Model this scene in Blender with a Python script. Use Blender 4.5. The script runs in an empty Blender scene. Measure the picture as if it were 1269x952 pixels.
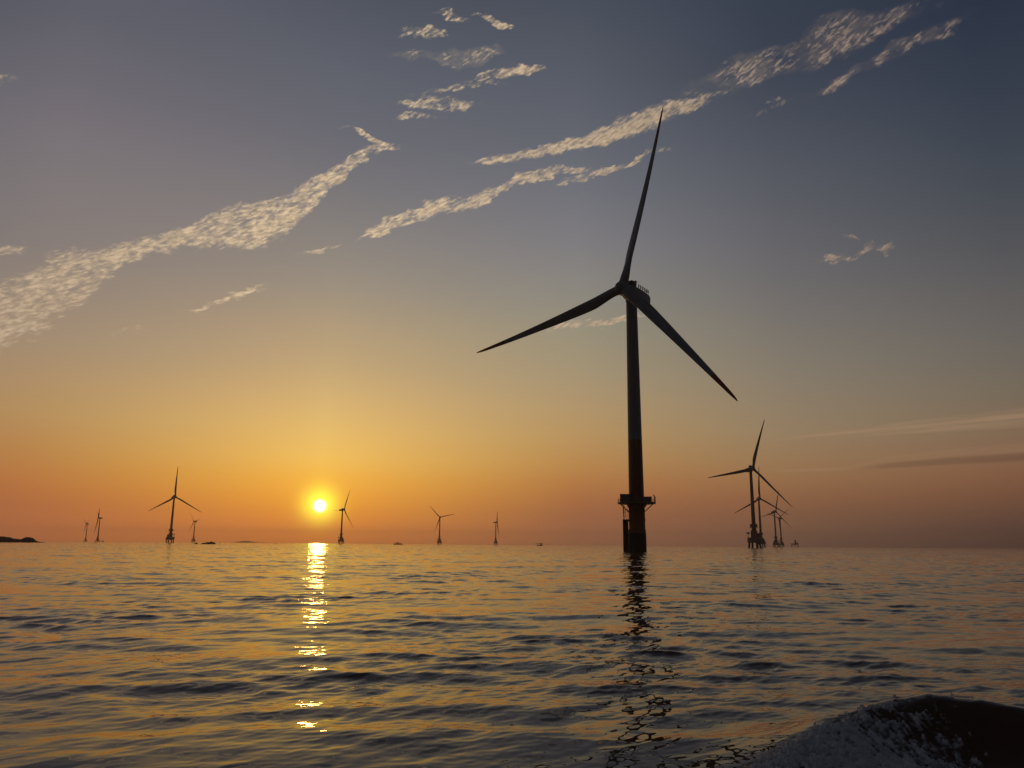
import bpy, math, random
import numpy as np
from mathutils import Vector, Matrix

# ------------------------------------------------------------------ scene, camera
S = bpy.context.scene
COL = S.collection
R = math.radians
CAM_H = 2.2
SUN_AZ, SUN_EL = R(-13.8), R(2.6)

cam_d = bpy.data.cameras.new("camera")
cam_d.sensor_width = 36.0
cam_d.lens = 27.04
cam_d.clip_start = 0.1
cam_d.clip_end = 90000.0
cam = bpy.data.objects.new("camera", cam_d)
COL.objects.link(cam)
cam.location = (0.0, 0.0, CAM_H)
pitch, roll = R(11.78), 0.0077
fwd = Vector((0, math.cos(pitch), math.sin(pitch)))
r0 = Vector((1, 0, 0)); u0 = r0.cross(fwd)
rr = r0 * math.cos(roll) + u0 * math.sin(roll)
uu = u0 * math.cos(roll) - r0 * math.sin(roll)
cam.matrix_world = Matrix(((rr.x, uu.x, -fwd.x, 0), (rr.y, uu.y, -fwd.y, 0), (rr.z, uu.z, -fwd.z, CAM_H), (0, 0, 0, 1)))
S.camera = cam

S.view_settings.view_transform = 'Standard'
S.view_settings.look = 'None'
S.view_settings.exposure = 0.0
S.view_settings.gamma = 1.0
S.view_settings.use_curve_mapping = False
S.cycles.volume_bounces = 1
S.cycles.max_bounces = 8

# ------------------------------------------------------------------ sky
SKY_COLUMNS = {
    -20: [(0,0.6808,0.1962,0.0681),(0.5,0.7293,0.2217,0.0755),(1.2,0.5799,0.1806,0.0682),(2.2,0.4511,0.1492,0.0584),(3.2,0.4338,0.155,0.0558),(4.5,0.4192,0.1787,0.0609),(6,0.3977,0.2045,0.077),(8,0.3729,0.2363,0.1065),(10,0.3411,0.2325,0.1303),(12.5,0.284,0.2205,0.1564),(15.5,0.2343,0.1962,0.1682),(18.5,0.1881,0.1706,0.1703),(22,0.172,0.1587,0.1727),(25.5,0.154,0.1434,0.1676),(29,0.1219,0.1165,0.1464),(33,0.0905,0.0941,0.1258),(38,0.0751,0.0806,0.1128),(45,0.0223,0.0273,0.0434),(60,0.0138,0.0156,0.0231),(90,0.0099,0.011,0.0169)],
    0: [(0,0.8018,0.2213,0.044),(0.5,1.0025,0.2944,0.0455),(1.2,0.9201,0.3105,0.0469),(2.2,0.746,0.3148,0.0406),(3.2,0.6704,0.3471,0.0453),(4.5,0.6142,0.3957,0.0671),(6,0.5557,0.4431,0.1172),(8,0.4869,0.4144,0.1524),(10,0.4291,0.3652,0.1687),(12.5,0.349,0.3086,0.1776),(15.5,0.2964,0.2665,0.1857),(18.5,0.2248,0.226,0.1958),(22,0.1752,0.1822,0.1829),(25.5,0.1344,0.1457,0.1684),(29,0.1043,0.1157,0.1514),(33,0.0869,0.1017,0.1356),(38,0.0569,0.0697,0.0982),(45,0.0209,0.0264,0.0428),(60,0.0135,0.0153,0.0228),(90,0.0099,0.011,0.0169)],
    19: [(0,0.3248,0.1364,0.0753),(0.5,0.3962,0.1584,0.083),(1.2,0.3625,0.1432,0.0751),(2.2,0.3205,0.1282,0.065),(3.2,0.3373,0.1356,0.0611),(4.5,0.374,0.165,0.0629),(6,0.395,0.2145,0.0789),(8,0.3854,0.2528,0.1121),(10,0.3556,0.2626,0.142),(12.5,0.3006,0.2547,0.1657),(15.5,0.2516,0.2405,0.1787),(18.5,0.2065,0.2107,0.1944),(22,0.1685,0.1749,0.1981),(25.5,0.1313,0.1434,0.1755),(29,0.0996,0.1135,0.1462),(33,0.0752,0.0892,0.1201),(38,0.0497,0.0627,0.0918),(45,0.0223,0.0274,0.0434),(60,0.0138,0.0156,0.023),(90,0.0099,0.011,0.0169)],
    34: [(0,0.1588,0.0891,0.0732),(0.5,0.1965,0.1072,0.0807),(1.2,0.2162,0.1105,0.0708),(2.2,0.2197,0.1073,0.0627),(3.2,0.2492,0.1165,0.0627),(4.5,0.2769,0.145,0.0737),(6,0.2751,0.1698,0.0935),(8,0.256,0.1862,0.1191),(10,0.2285,0.1814,0.1313),(12.5,0.1921,0.1706,0.1396),(15.5,0.1531,0.1445,0.138),(18.5,0.1207,0.1196,0.1317),(22,0.094,0.0978,0.1209),(25.5,0.0701,0.0802,0.1063),(29,0.0475,0.0594,0.0875),(33,0.027,0.0366,0.0648),(38,0.0213,0.0323,0.0577),(45,0.0146,0.0194,0.0332),(60,0.0115,0.014,0.0211),(90,0.0099,0.011,0.0169)],
    48: [(0,0.0493,0.0321,0.0347),(0.5,0.0661,0.0386,0.0405),(1.2,0.0956,0.0513,0.0438),(2.2,0.1338,0.0667,0.0459),(3.2,0.171,0.0776,0.0479),(4.5,0.2098,0.0947,0.0557),(6,0.2124,0.1171,0.075),(8,0.1807,0.1282,0.0876),(10,0.1499,0.1241,0.0973),(12.5,0.1221,0.112,0.105),(15.5,0.0957,0.0919,0.0972),(18.5,0.0681,0.0706,0.0864),(22,0.0436,0.0537,0.0748),(25.5,0.0289,0.0401,0.0645),(29,0.018,0.0278,0.0536),(33,0.0104,0.0188,0.0439),(38,0.0101,0.0169,0.0369),(45,0.0093,0.014,0.0273),(60,0.0095,0.0117,0.0194),(90,0.0099,0.011,0.0169)],
    120: [(0,0.0124,0.0121,0.016),(0.5,0.0136,0.0131,0.017),(1.2,0.0139,0.014,0.0185),(2.2,0.0125,0.0142,0.0205),(3.2,0.0103,0.0133,0.0221),(4.5,0.0096,0.0125,0.0237),(6,0.0085,0.0105,0.024),(8,0.0089,0.0094,0.0244),(10,0.0107,0.01,0.0252),(12.5,0.0098,0.009,0.0236),(15.5,0.0098,0.0087,0.0214),(18.5,0.0087,0.0085,0.0211),(22,0.009,0.0092,0.0205),(25.5,0.0098,0.01,0.0202),(29,0.01,0.0104,0.0199),(33,0.0104,0.011,0.0199),(38,0.0105,0.0115,0.0198),(45,0.0104,0.0119,0.0197),(60,0.0111,0.0125,0.0194),(90,0.0103,0.0112,0.0168)],
}
CLOUDS = {
  'S1': [(-37.11,12.89,2.317,0.8),(-35.53,13.41,2.476,0.9),(-33.9,14.19,2.522,1),(-32.29,15.65,2.91,1),(-30.54,16.73,2.246,0.95),(-29.24,18.01,1.431,0.9),(-27.85,19.04,0.899,0.95),(-25.9,20.01,0.789,1),(-24.36,20.58,0.86,1),(-22.53,21.41,1.489,1),(-20.6,21.85,1.69,1),(-17.79,22.82,1.708,1),(-15.85,24.66,1.263,1),(-14.99,25.42,0.942,1),(-13.23,26.82,0.687,1),(-12.04,27.76,0.559,0.9),(-10.69,28.59,0.433,0.8),(-9.55,28.68,0.184,0.3)],
  'S1b': [(-12.9,29.51,0.159,0.4),(-12.13,29.27,0.267,0.8),(-10.84,28.85,0.27,0.7),(-10.19,28.69,0.162,0.3)],
  'S1c': [(-36.02,17.15,0.434,0.8),(-34.8,17.71,0.44,0.8),(-33.94,17.99,0.345,0.5),(-33.51,18.13,0.198,0)],
  'S2': [(-23.36,15.72,0.11,0.3),(-22.59,16.09,0.221,0.8),(-20.75,16.98,0.39,1),(-19.4,17.63,0.28,1),(-18.3,18.04,0.169,0.3)],
  'S2b': [(-16.15,20.48,0.113,0.2),(-14.99,20.93,0.226,0.7),(-13.81,21.27,0.17,0.6),(-13.21,21.44,0.114,0.1)],
  'S3': [(-12.93,21.75,0.17,0.1),(-11.73,22.19,0.284,0.6),(-10.52,22.85,0.455,0.9),(-8.68,23.55,0.683,1),(-6.81,24.34,0.739,1),(-5.55,24.8,0.568,1),(-3.94,24.69,0.683,0.8),(-2.35,25.42,0.51,0.8),(0.23,26.7,0.393,0.9),(1.86,27.03,0.336,1),(3.48,27.24,0.334,0.9),(5.43,27.3,0.333,0.8),(6.39,27.26,0.166,0.1)],
  'S3b': [(3.15,26.4,0.112,0.1),(4.12,26.5,0.224,0.9),(5.42,26.63,0.336,1),(7.03,27.07,0.333,1),(9.29,27.62,0.22,0.9),(10.57,27.97,0.164,0.7),(11.85,28.26,0.217,0.5),(13.11,28.42,0.161,0)],
  'S4': [(-3.17,27.76,0.166,0.19),(-2.07,27.95,0.277,0.85),(-0.44,28.2,0.276,0.76),(0.87,28.53,0.331,0.85),(3.49,28.78,0.494,1.14),(6.11,29.31,0.598,1.23),(8.06,29.76,0.7,1.23),(10.66,30.39,0.796,1.23),(13.23,30.97,0.731,1.14),(15.13,31.24,0.413,0.95),(16.38,31.35,0.154,0.28)],
  'S5': [(13.92,31.99,0.514,0.14),(15.49,32.02,0.766,0.36),(17.37,32.35,1.108,0.58),(19.23,32.64,1.092,0.65),(20.75,32.89,0.98,0.65),(22.25,33.03,0.872,0.43),(23.14,33.16,1.249,0.43),(24.33,33.51,1.516,0.65),(26.04,33.63,1.4,0.72),(27.7,33.54,0.921,0.58),(29.35,33.79,0.543,0.5),(30.95,33.84,0.445,0.43),(32.51,33.96,0.35,0.07)],
  'S5b': [(23.46,30.47,0.198,0.08),(24.9,30.74,0.342,0.64),(26.04,30.96,0.338,0.64),(26.89,31.22,0.287,0.24),(28.02,31.55,0.33,0.64),(29.13,31.96,0.511,0.64),(31.26,32.22,0.499,0.56),(32.8,32.4,0.445,0.48),(33.58,32.64,0.264,0.08)],
  'S5c': [(19.03,29.91,0.206,0.05),(19.94,30.13,0.306,0.4),(21.14,30.41,0.252,0.4),(22.03,30.57,0.15,0)],
  'S6a': [(-9.96,30.43,0.159,0.1),(-9.0,30.61,0.266,0.8),(-7.7,30.6,0.267,0.9),(-6.4,30.67,0.16,0.1)],
  'S6b': [(-10.0,31.22,0.21,0.1),(-8.71,31.38,0.421,0.8),(-7.09,31.65,0.474,0.8),(-5.44,31.58,0.476,0.7),(-4.12,31.63,0.371,0.4),(-3.14,31.93,0.211,0.1)],
  'S6c': [(-7.77,32.18,0.157,0.1),(-6.13,32.49,0.261,0.5),(-4.49,32.78,0.313,0.7),(-2.83,33.1,0.365,0.9),(-1.49,33.08,0.209,0.6),(-0.49,33.14,0.156,0)],
  'S6d': [(-3.83,33.17,0.208,0.1),(-2.84,33.46,0.363,0.9),(-1.51,33.7,0.414,0.9),(0.17,34.03,0.36,1),(1.85,34.13,0.257,0.9),(2.85,34.01,0.154,0.1)],
  'S7': [(-9.86,34.59,0.201,0.08),(-8.21,34.62,0.353,0.36),(-6.21,34.6,0.457,0.4),(-4.54,34.53,0.713,0.4),(-2.87,34.8,0.712,0.4),(-1.53,35.13,0.304,0.48),(-0.65,35.15,0.152,0.0)],
  'S8': [(-9.93,35.79,0.197,0.1),(-8.74,35.99,0.444,0.6),(-7.28,36.09,0.445,0.7),(-5.94,36.13,0.347,0.6),(-4.93,36.08,0.149,0)],
  'S9': [(-6.66,37.36,0.146,0.1),(-5.78,37.32,0.341,0.7),(-4.62,37.08,0.294,0.7),(-3.26,36.84,0.148,0)],
  'S10': [(-3.75,37.36,0.146,0.1),(-2.93,37.24,0.245,0.7),(-1.57,37.13,0.294,0.9),(-0.54,36.9,0.197,0.7),(0.14,36.75,0.099,0)],
  'S11a': [(22.84,19.71,0.163,0.13),(23.55,19.73,0.379,1.17),(24.18,19.53,0.431,1.17),(24.96,19.32,0.268,0.78),(25.57,19.72,0.266,0.52),(26.35,20.2,0.423,0.78),(26.73,19.82,0.264,0.52),(27.12,19.65,0.368,1.17),(27.6,19.84,0.314,0.91),(27.98,20.05,0.156,0.13)],
  'S11b': [(24.29,20.93,0.053,0.1),(24.82,20.85,0.16,0.7),(25.45,20.71,0.106,0.5),(25.75,20.55,0.106,0.1)],
  'S12': [(1.68,15.5,0.18,0.14),(2.37,15.8,0.299,0.81),(3.42,16.03,0.298,0.94),(4.36,16.26,0.298,0.68),(5.29,16.3,0.357,0.68),(6.52,16.28,0.237,0.68),(7.63,16.31,0.296,1.22),(8.37,16.52,0.295,1.35),(9.3,16.73,0.295,1.35),(10.21,16.75,0.176,0.27)],
  'S13': [(18.19,7.33,0.057,0.0),(19.82,7.42,0.113,0.5),(21.16,7.5,0.167,0.7),(24.27,7.58,0.273,0.7),(27.26,7.79,0.426,0.7),(30.09,7.87,0.518,0.7),(32.77,7.93,0.605,0.7),(35.31,7.97,0.636,0.7),(37.71,7.99,0.664,0.7)],
  'S14': [(17.25,5.2,0.057,0),(19.95,5.19,0.084,0.35),(23.58,5.2,0.163,0.25),(26.1,5.66,0.32,0.25),(29.89,5.86,0.413,0.3),(33.81,6.0,0.446,0.3),(36.7,6.06,0.43,0.3)],
  'S14d': [(23.58,5.2,0.109,0),(26.07,5.33,0.213,0.4),(29.86,5.49,0.258,0.5),(33.76,5.55,0.297,0.6),(36.65,5.63,0.334,0.6)],
  'S15': [(-37.9,27.16,0.354,0.4),(-36.65,27.7,0.357,0.45),(-36.02,28.0,0.359,0.4),(-35.14,28.36,0.181,0)],
  'S16': [(-29.18,13.18,0.157,0),(-27.78,13.69,0.266,0.3),(-26.82,14.08,0.268,0.35),(-25.85,14.42,0.162,0)],
}


class NT:
    """small helper that writes node trees"""
    def __init__(self, tree):
        self.t = tree
    def node(self, kind, **kw):
        n = self.t.nodes.new(kind)
        for k, v in kw.items():
            setattr(n, k, v)
        return n
    def link(self, a, b):
        self.t.links.new(a, b)
    def put(self, sock, v):
        if isinstance(v, bpy.types.NodeSocket):
            self.link(v, sock)
        elif v is not None:
            sock.default_value = v
    def math(self, op, a, b=None, c=None, clamp=False):
        n = self.node('ShaderNodeMath', operation=op, use_clamp=clamp)
        for i, v in enumerate((a, b, c)):
            self.put(n.inputs[i], v)
        return n.outputs[0]
    def vmath(self, op, a, b=None, out=0):
        n = self.node('ShaderNodeVectorMath', operation=op)
        self.put(n.inputs[0], a)
        if b is not None:
            self.put(n.inputs[1], b)
        return n.outputs[out]
    def maprange(self, v, a, b, c=0.0, d=1.0, interp='LINEAR'):
        n = self.node('ShaderNodeMapRange', interpolation_type=interp)
        self.put(n.inputs['Value'], v)
        for k, x in zip(('From Min', 'From Max', 'To Min', 'To Max'), (a, b, c, d)):
            self.put(n.inputs[k], x)
        return n.outputs['Result']
    def mix(self, f, a, b, mode='MIX'):
        n = self.node('ShaderNodeMix', data_type='RGBA', blend_type=mode)
        n.clamp_factor = True
        self.put(n.inputs[0], f); self.put(n.inputs[6], a); self.put(n.inputs[7], b)
        return n.outputs[2]
    def noise(self, vec, scale, detail=3.0, rough=0.55, out='Fac', dist=0.0):
        n = self.node('ShaderNodeTexNoise')
        if vec is not None:
            self.link(vec, n.inputs['Vector'])
        n.inputs['Scale'].default_value = scale
        n.inputs['Detail'].default_value = detail
        n.inputs['Roughness'].default_value = rough
        n.inputs['Distortion'].default_value = dist
        return n.outputs[out]
    def ramp(self, f, stops):
        n = self.node('ShaderNodeValToRGB')
        cr = n.color_ramp
        while len(cr.elements) < len(stops):
            cr.elements.new(0.5)
        for e, (p, c) in zip(cr.elements, stops):
            e.position = p
        for e, (p, c) in zip(cr.elements, stops):
            e.color = (c[0], c[1], c[2], 1)
        self.link(f, n.inputs[0])
        return n.outputs[0]

world = bpy.data.worlds.new("World")
S.world = world
world.use_nodes = True
world.cycles.sampling_method = 'MANUAL'
world.cycles.sample_map_resolution = 2048
wt = world.node_tree
wt.nodes.clear()
W = NT(wt)
tc = W.node('ShaderNodeTexCoord')
DIR = tc.outputs['Generated']
sx = W.node('ShaderNodeSeparateXYZ'); W.link(DIR, sx.inputs[0])
DX, DY, DZ = sx.outputs
EL = W.math('MULTIPLY', W.math('ARCSINE', DZ), 180 / math.pi)
AZ = W.math('MULTIPLY', W.math('ARCTAN2', DX, DY), 180 / math.pi)
hn = W.vmath('NORMALIZE', W.vmath('MULTIPLY', DIR, (1, 1, 0)))
hd = W.vmath('DOT_PRODUCT', hn, (math.sin(SUN_AZ), math.cos(SUN_AZ), 0), out=1)
DAZ = W.math('MULTIPLY', W.math('ARCCOSINE', hd), 180 / math.pi)

nish = W.node('ShaderNodeTexSky', sky_type='NISHITA')
nish.sun_disc = False
nish.sun_elevation = SUN_EL
nish.sun_rotation = SUN_AZ
nish.dust_density = 4.0
nish.air_density = 1.5
bg_n = W.node('ShaderNodeBackground'); bg_n.inputs[1].default_value = 0.02
W.link(nish.outputs[0], bg_n.inputs[0])

TT = W.math('SQRT', W.math('DIVIDE', W.math('MAXIMUM', EL, 0.0), 90.0))
cols = {}
for daz, rows in SKY_COLUMNS.items():
    cols[daz] = W.ramp(TT, [(math.sqrt(e / 90.0), (a, b, c)) for e, a, b, c in rows])
side = W.vmath('DOT_PRODUCT', hn, (math.cos(SUN_AZ), -math.sin(SUN_AZ), 0), out=1)
near_side = W.mix(W.math('GREATER_THAN', side, 0.0), cols[-20], cols[19])
sky = W.mix(W.math('POWER', W.maprange(DAZ, 0, 19), 0.8), cols[0], near_side)
for a, b in ((19, 34), (34, 48), (48, 120)):
    sky = W.mix(W.maprange(DAZ, a, b), sky, cols[b])

# sun disc and its glow in the hazy air
sun_vec = (math.sin(SUN_AZ) * math.cos(SUN_EL), math.cos(SUN_AZ) * math.cos(SUN_EL), math.sin(SUN_EL))
sd = W.vmath('DISTANCE', DIR, sun_vec, out=1)
TH = W.math('MULTIPLY', sd, 180 / math.pi)
def gauss(w):
    return W.math('EXPONENT', W.math('MULTIPLY', W.math('POWER', W.math('DIVIDE', TH, w), 2.0), -1.0))
halo = W.vmath('MULTIPLY', (0.45, 0.5, 0.03), None)
def scaled(col, fac):
    n = W.node('ShaderNodeVectorMath', operation='SCALE')
    n.inputs[0].default_value = col
    W.link(fac, n.inputs['Scale'])
    return n.outputs[0]
wt.nodes.remove(halo.node)
h1 = scaled((0.75, 1.15, 0.07), gauss(1.15))
h2 = scaled((0.06, 0.025, 0.0), gauss(3.5))
disc = scaled((6.0, 4.5, 2.6), W.maprange(TH, 0.15, 0.58, 1.0, 0.0, 'SMOOTHSTEP'))
sky = W.vmath('ADD', W.vmath('ADD', sky, h1), W.vmath('ADD', h2, disc))
bg_s = W.node('ShaderNodeBackground')
W.link(sky, bg_s.inputs[0])
add = W.node('ShaderNodeAddShader')
W.link(bg_n.outputs[0], add.inputs[0]); W.link(bg_s.outputs[0], add.inputs[1])

# thin cloud streaks: each has a curved centre line, a width and a density along its azimuth
def streak(pts, EL=EL):
    az = [p[0] for p in pts]; el = [p[1] for p in pts]
    pts = [(az[0] - 1.5, el[0], pts[0][2], 0.0)] + list(pts) + [(az[-1] + 1.5, el[-1], pts[-1][2], 0.0)]
    a0, a1 = pts[0][0], pts[-1][0]
    e0, e1 = min(el) - 0.01, max(el) + 0.01
    wm = max(p[2] for p in pts)
    u = W.maprange(AZ, a0, a1)
    n = W.node('ShaderNodeRGBCurve')
    cb = W.node('ShaderNodeCombineColor')
    for i in range(3):
        W.link(u, cb.inputs[i])
    W.link(cb.outputs[0], n.inputs['Color'])
    for ci in range(3):
        c = n.mapping.curves[ci]
        vals = []
        for p in pts:
            v = ((p[1] - e0) / (e1 - e0), p[2] / wm, p[3] / 1.4)[ci]
            vals.append(((p[0] - a0) / (a1 - a0), v))
        while len(c.points) < len(vals):
            c.points.new(0.5, 0.5)
        for q, (x, y) in zip(c.points, vals):
            q.location = (x, y); q.handle_type = 'VECTOR'
    n.mapping.update()
    sp = W.node('ShaderNodeSeparateColor'); W.link(n.outputs[0], sp.inputs[0])
    cen = W.math('MULTIPLY_ADD', sp.outputs[0], e1 - e0, e0)
    wid = W.math('MULTIPLY', sp.outputs[1], wm)
    q = W.math('DIVIDE', W.math('SUBTRACT', EL, cen), wid)
    prof = W.math('MULTIPLY', W.math('SUBTRACT', 1.15, W.math('MULTIPLY', q, q)), 1.1, clamp=True)
    return W.math('MULTIPLY', prof, W.math('MULTIPLY', sp.outputs[2], 1.4))

pz = W.math('ADD', W.math('MAXIMUM', DZ, 0.0), 0.22)
cpl = W.node('ShaderNodeCombineXYZ')
W.link(W.math('DIVIDE', DX, pz), cpl.inputs[0]); W.link(W.math('DIVIDE', DY, pz), cpl.inputs[1])
CP = cpl.outputs[0]
n_big = W.noise(CP, 16.0, 3.0, 0.55)
ca_, sa_ = math.cos(R(24)), math.sin(R(24))
CU = W.math('ADD', W.math('MULTIPLY', AZ, ca_), W.math('MULTIPLY', EL, sa_))
CV = W.math('SUBTRACT', W.math('MULTIPLY', EL, ca_), W.math('MULTIPLY', AZ, sa_))
def fibre(su, sv, detail, rough, dist):
    c = W.node('ShaderNodeCombineXYZ')
    W.link(W.math('MULTIPLY', CU, su), c.inputs[0]); W.link(W.math('MULTIPLY', CV, sv), c.inputs[1])
    return W.noise(c.outputs[0], 1.0, detail, rough, dist=dist)
n_fine = fibre(1.5, 4.6, 5.0, 0.62, 0.5)
n_mid = fibre(0.55, 1.35, 3.0, 0.55, 0.3)
tuft = W.math('ADD', W.math('MULTIPLY', n_big, 0.7), W.math('ADD', W.math('MULTIPLY', n_fine, 1.0), W.math('MULTIPLY', n_mid, 0.6)))   # mean about 1.15

def field(keys, el=EL):
    f = None
    for k in keys:
        s = streak(CLOUDS[k], el)
        f = s if f is None else W.math('MAXIMUM', f, s)
    return f
n_wrp = W.noise(CP, 30.0, 5.0, 0.6)
EW = W.math('ADD', EL, W.math('ADD', W.math('MULTIPLY', W.math('SUBTRACT', n_big, 0.5), 1.1), W.math('MULTIPLY', W.math('SUBTRACT', n_wrp, 0.5), 1.1)))
hi = field([k for k in CLOUDS if not k.startswith(('S13', 'S14'))], EW)
lo = field(['S13', 'S14'])
dk = field(['S14d'])
cov = W.math('ADD', W.math('MULTIPLY', hi, 0.75), W.math('MULTIPLY', W.math('SUBTRACT', tuft, 1.15), 2.2))
a_hi = W.math('MULTIPLY', W.maprange(cov, 0.10, 1.15, 0.0, 1.0, 'SMOOTHSTEP'), W.math('MULTIPLY', hi, 2.2, clamp=True))
shade = W.maprange(n_fine, 0.38, 0.66, 0.70, 1.12)
veil = W.math('MULTIPLY', field(['S5', 'S5b', 'S7', 'S4'], EW), W.maprange(W.noise(CP, 26.0, 4.0, 0.6), 0.35, 0.68, 0.0, 0.5))
a_hi = W.math('MAXIMUM', a_hi, veil)
ccol = W.mix(W.maprange(DAZ, 5, 50), (0.72, 0.54, 0.345, 1), (0.21, 0.155, 0.14, 1))
ccol = W.mix(1.0, ccol, shade, 'MULTIPLY')
bg_c = W.node('ShaderNodeBackground'); W.link(ccol, bg_c.inputs[0])
m1 = W.node('ShaderNodeMixShader')
W.link(W.math('MULTIPLY', a_hi, 0.92), m1.inputs[0]); W.link(add.outputs[0], m1.inputs[1]); W.link(bg_c.outputs[0], m1.inputs[2])
# stretched streaks low over the horizon
cw = W.node('ShaderNodeCombineXYZ')
W.link(W.math('MULTIPLY', AZ, 0.12), cw.inputs[0]); W.link(W.math('SUBTRACT', W.math('MULTIPLY', EL, 3.2), W.math('MULTIPLY', AZ, 0.10)), cw.inputs[1])
wisp = W.maprange(W.noise(cw.outputs[0], 1.0, 4.0, 0.55), 0.36, 0.64, 0.05, 1.0)
bg_l = W.node('ShaderNodeBackground'); bg_l.inputs[0].default_value = (0.42, 0.26, 0.155, 1)
m2 = W.node('ShaderNodeMixShader')
W.link(W.math('MULTIPLY', W.math('MULTIPLY', lo, wisp), 0.75), m2.inputs[0]); W.link(m1.outputs[0], m2.inputs[1]); W.link(bg_l.outputs[0], m2.inputs[2])
bg_d = W.node('ShaderNodeBackground'); bg_d.inputs[0].default_value = (0.115, 0.062, 0.042, 1)
m3 = W.node('ShaderNodeMixShader')
W.link(W.math('MULTIPLY', dk, 0.8), m3.inputs[0]); W.link(m2.outputs[0], m3.inputs[1]); W.link(bg_d.outputs[0], m3.inputs[2])
wo = W.node('ShaderNodeOutputWorld')
W.link(m3.outputs[0], wo.inputs[0])

sl = bpy.data.lights.new("sun", 'SUN')
sl.energy = 0.035
sl.angle = R(1.1)
sl.color = (1.0, 0.42, 0.11)
so = bpy.data.objects.new("sun", sl)
COL.objects.link(so)
so.rotation_euler = Vector(sun_vec).to_track_quat('Z', 'Y').to_euler()

# ------------------------------------------------------------------ helpers
def new_mat(name):
    m = bpy.data.materials.new(name); m.use_nodes = True
    t = NT(m.node_tree)
    return m, t, m.node_tree.nodes['Principled BSDF']

def coat(name, base, rough=0.5, var=0.25, scale=0.4, streaks=True, metallic=0.0):
    m, t, b = new_mat(name)
    c = t.node('ShaderNodeTexCoord')
    v = c.outputs['Object']
    if streaks:
        mp = t.node('ShaderNodeMapping'); mp.inputs['Scale'].default_value = (1.0, 1.0, 0.12)
        t.link(v, mp.inputs[0]); v = mp.outputs[0]
    f = t.maprange(t.noise(v, scale, 5.0, 0.6), 0.3, 0.7)
    lo = tuple(x * (1 - var) for x in base) + (1,)
    hi_ = tuple(min(1, x * (1 + var * 0.6)) for x in base) + (1,)
    t.link(t.mix(f, lo, hi_), b.inputs['Base Color'])
    b.inputs['Roughness'].default_value = rough
    b.inputs['Metallic'].default_value = metallic
    return m

def banded(name, low, high, zsplit, rough=0.45, axis=2, wob=0.0):
    """paint that changes at a height of the object itself (a painted band)"""
    m, t, b = new_mat(name)
    c = t.node('ShaderNodeTexCoord')
    sp = t.node('ShaderNodeSeparateXYZ'); t.link(c.outputs['Object'], sp.inputs[0])
    z = sp.outputs[axis]
    if wob:
        z = t.math('ADD', z, t.math('MULTIPLY', t.math('SUBTRACT', t.noise(c.outputs['Object'], 0.9, 4.0), 0.5), wob))
    f = t.maprange(z, zsplit - 0.03, zsplit + 0.03)
    col = t.mix(f, low + (1,), high + (1,))
    mp = t.node('ShaderNodeMapping'); mp.inputs['Scale'].default_value = (1.0, 1.0, 0.1)
    t.link(c.outputs['Object'], mp.inputs[0])
    g = t.maprange(t.noise(mp.outputs[0], 0.7, 5.0, 0.6), 0.3, 0.7, 0.75, 1.1)
    t.link(t.mix(1.0, col, g, 'MULTIPLY'), b.inputs['Base Color'])
    b.inputs['Roughness'].default_value = rough
    return m

GREY = (0.24, 0.26, 0.27)
M = {
    'tower': banded('tower_paint', (0.20, 0.07, 0.04), GREY, 23.3),
    'blade': banded('blade_paint', GREY, (0.40, 0.07, 0.03), 58.0, 0.4),
    'shell': coat('nacelle_shell', GREY, 0.45, 0.15),
    'pile': banded('pile_paint', (0.035, 0.032, 0.025), (0.30, 0.10, 0.035), 6.6, 0.6, wob=1.2),
    'deck': coat('deck_steel', (0.22, 0.17, 0.12), 0.6),
    'orange': coat('orange_steel', (0.42, 0.11, 0.035), 0.55),
    'dark': coat('dark_steel', (0.05, 0.05, 0.05), 0.6),
    'cabin': coat('cabin_panel', (0.14, 0.15, 0.16), 0.5),
    'concrete': coat('pile_cap_concrete', (0.30, 0.28, 0.25), 0.85, 0.4, 0.5),
    'wetpile': banded('pile_steel', (0.03, 0.028, 0.022), (0.16, 0.12, 0.09), 3.0, 0.7, wob=1.0),
    'hull': coat('hull_paint', (0.10, 0.09, 0.10), 0.4),
    'house': coat('wheelhouse_paint', (0.35, 0.33, 0.30), 0.5),
    'rock': coat('dark_rock', (0.07, 0.055, 0.045), 0.9, 0.6, 0.12, streaks=False),
    'foam': coat('spray_water', (0.75, 0.76, 0.77), 0.4, 0.1, streaks=False),
    'hill': coat('hill_scrub', (0.06, 0.06, 0.045), 0.95, 0.4, 0.01, streaks=False),
}

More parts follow.
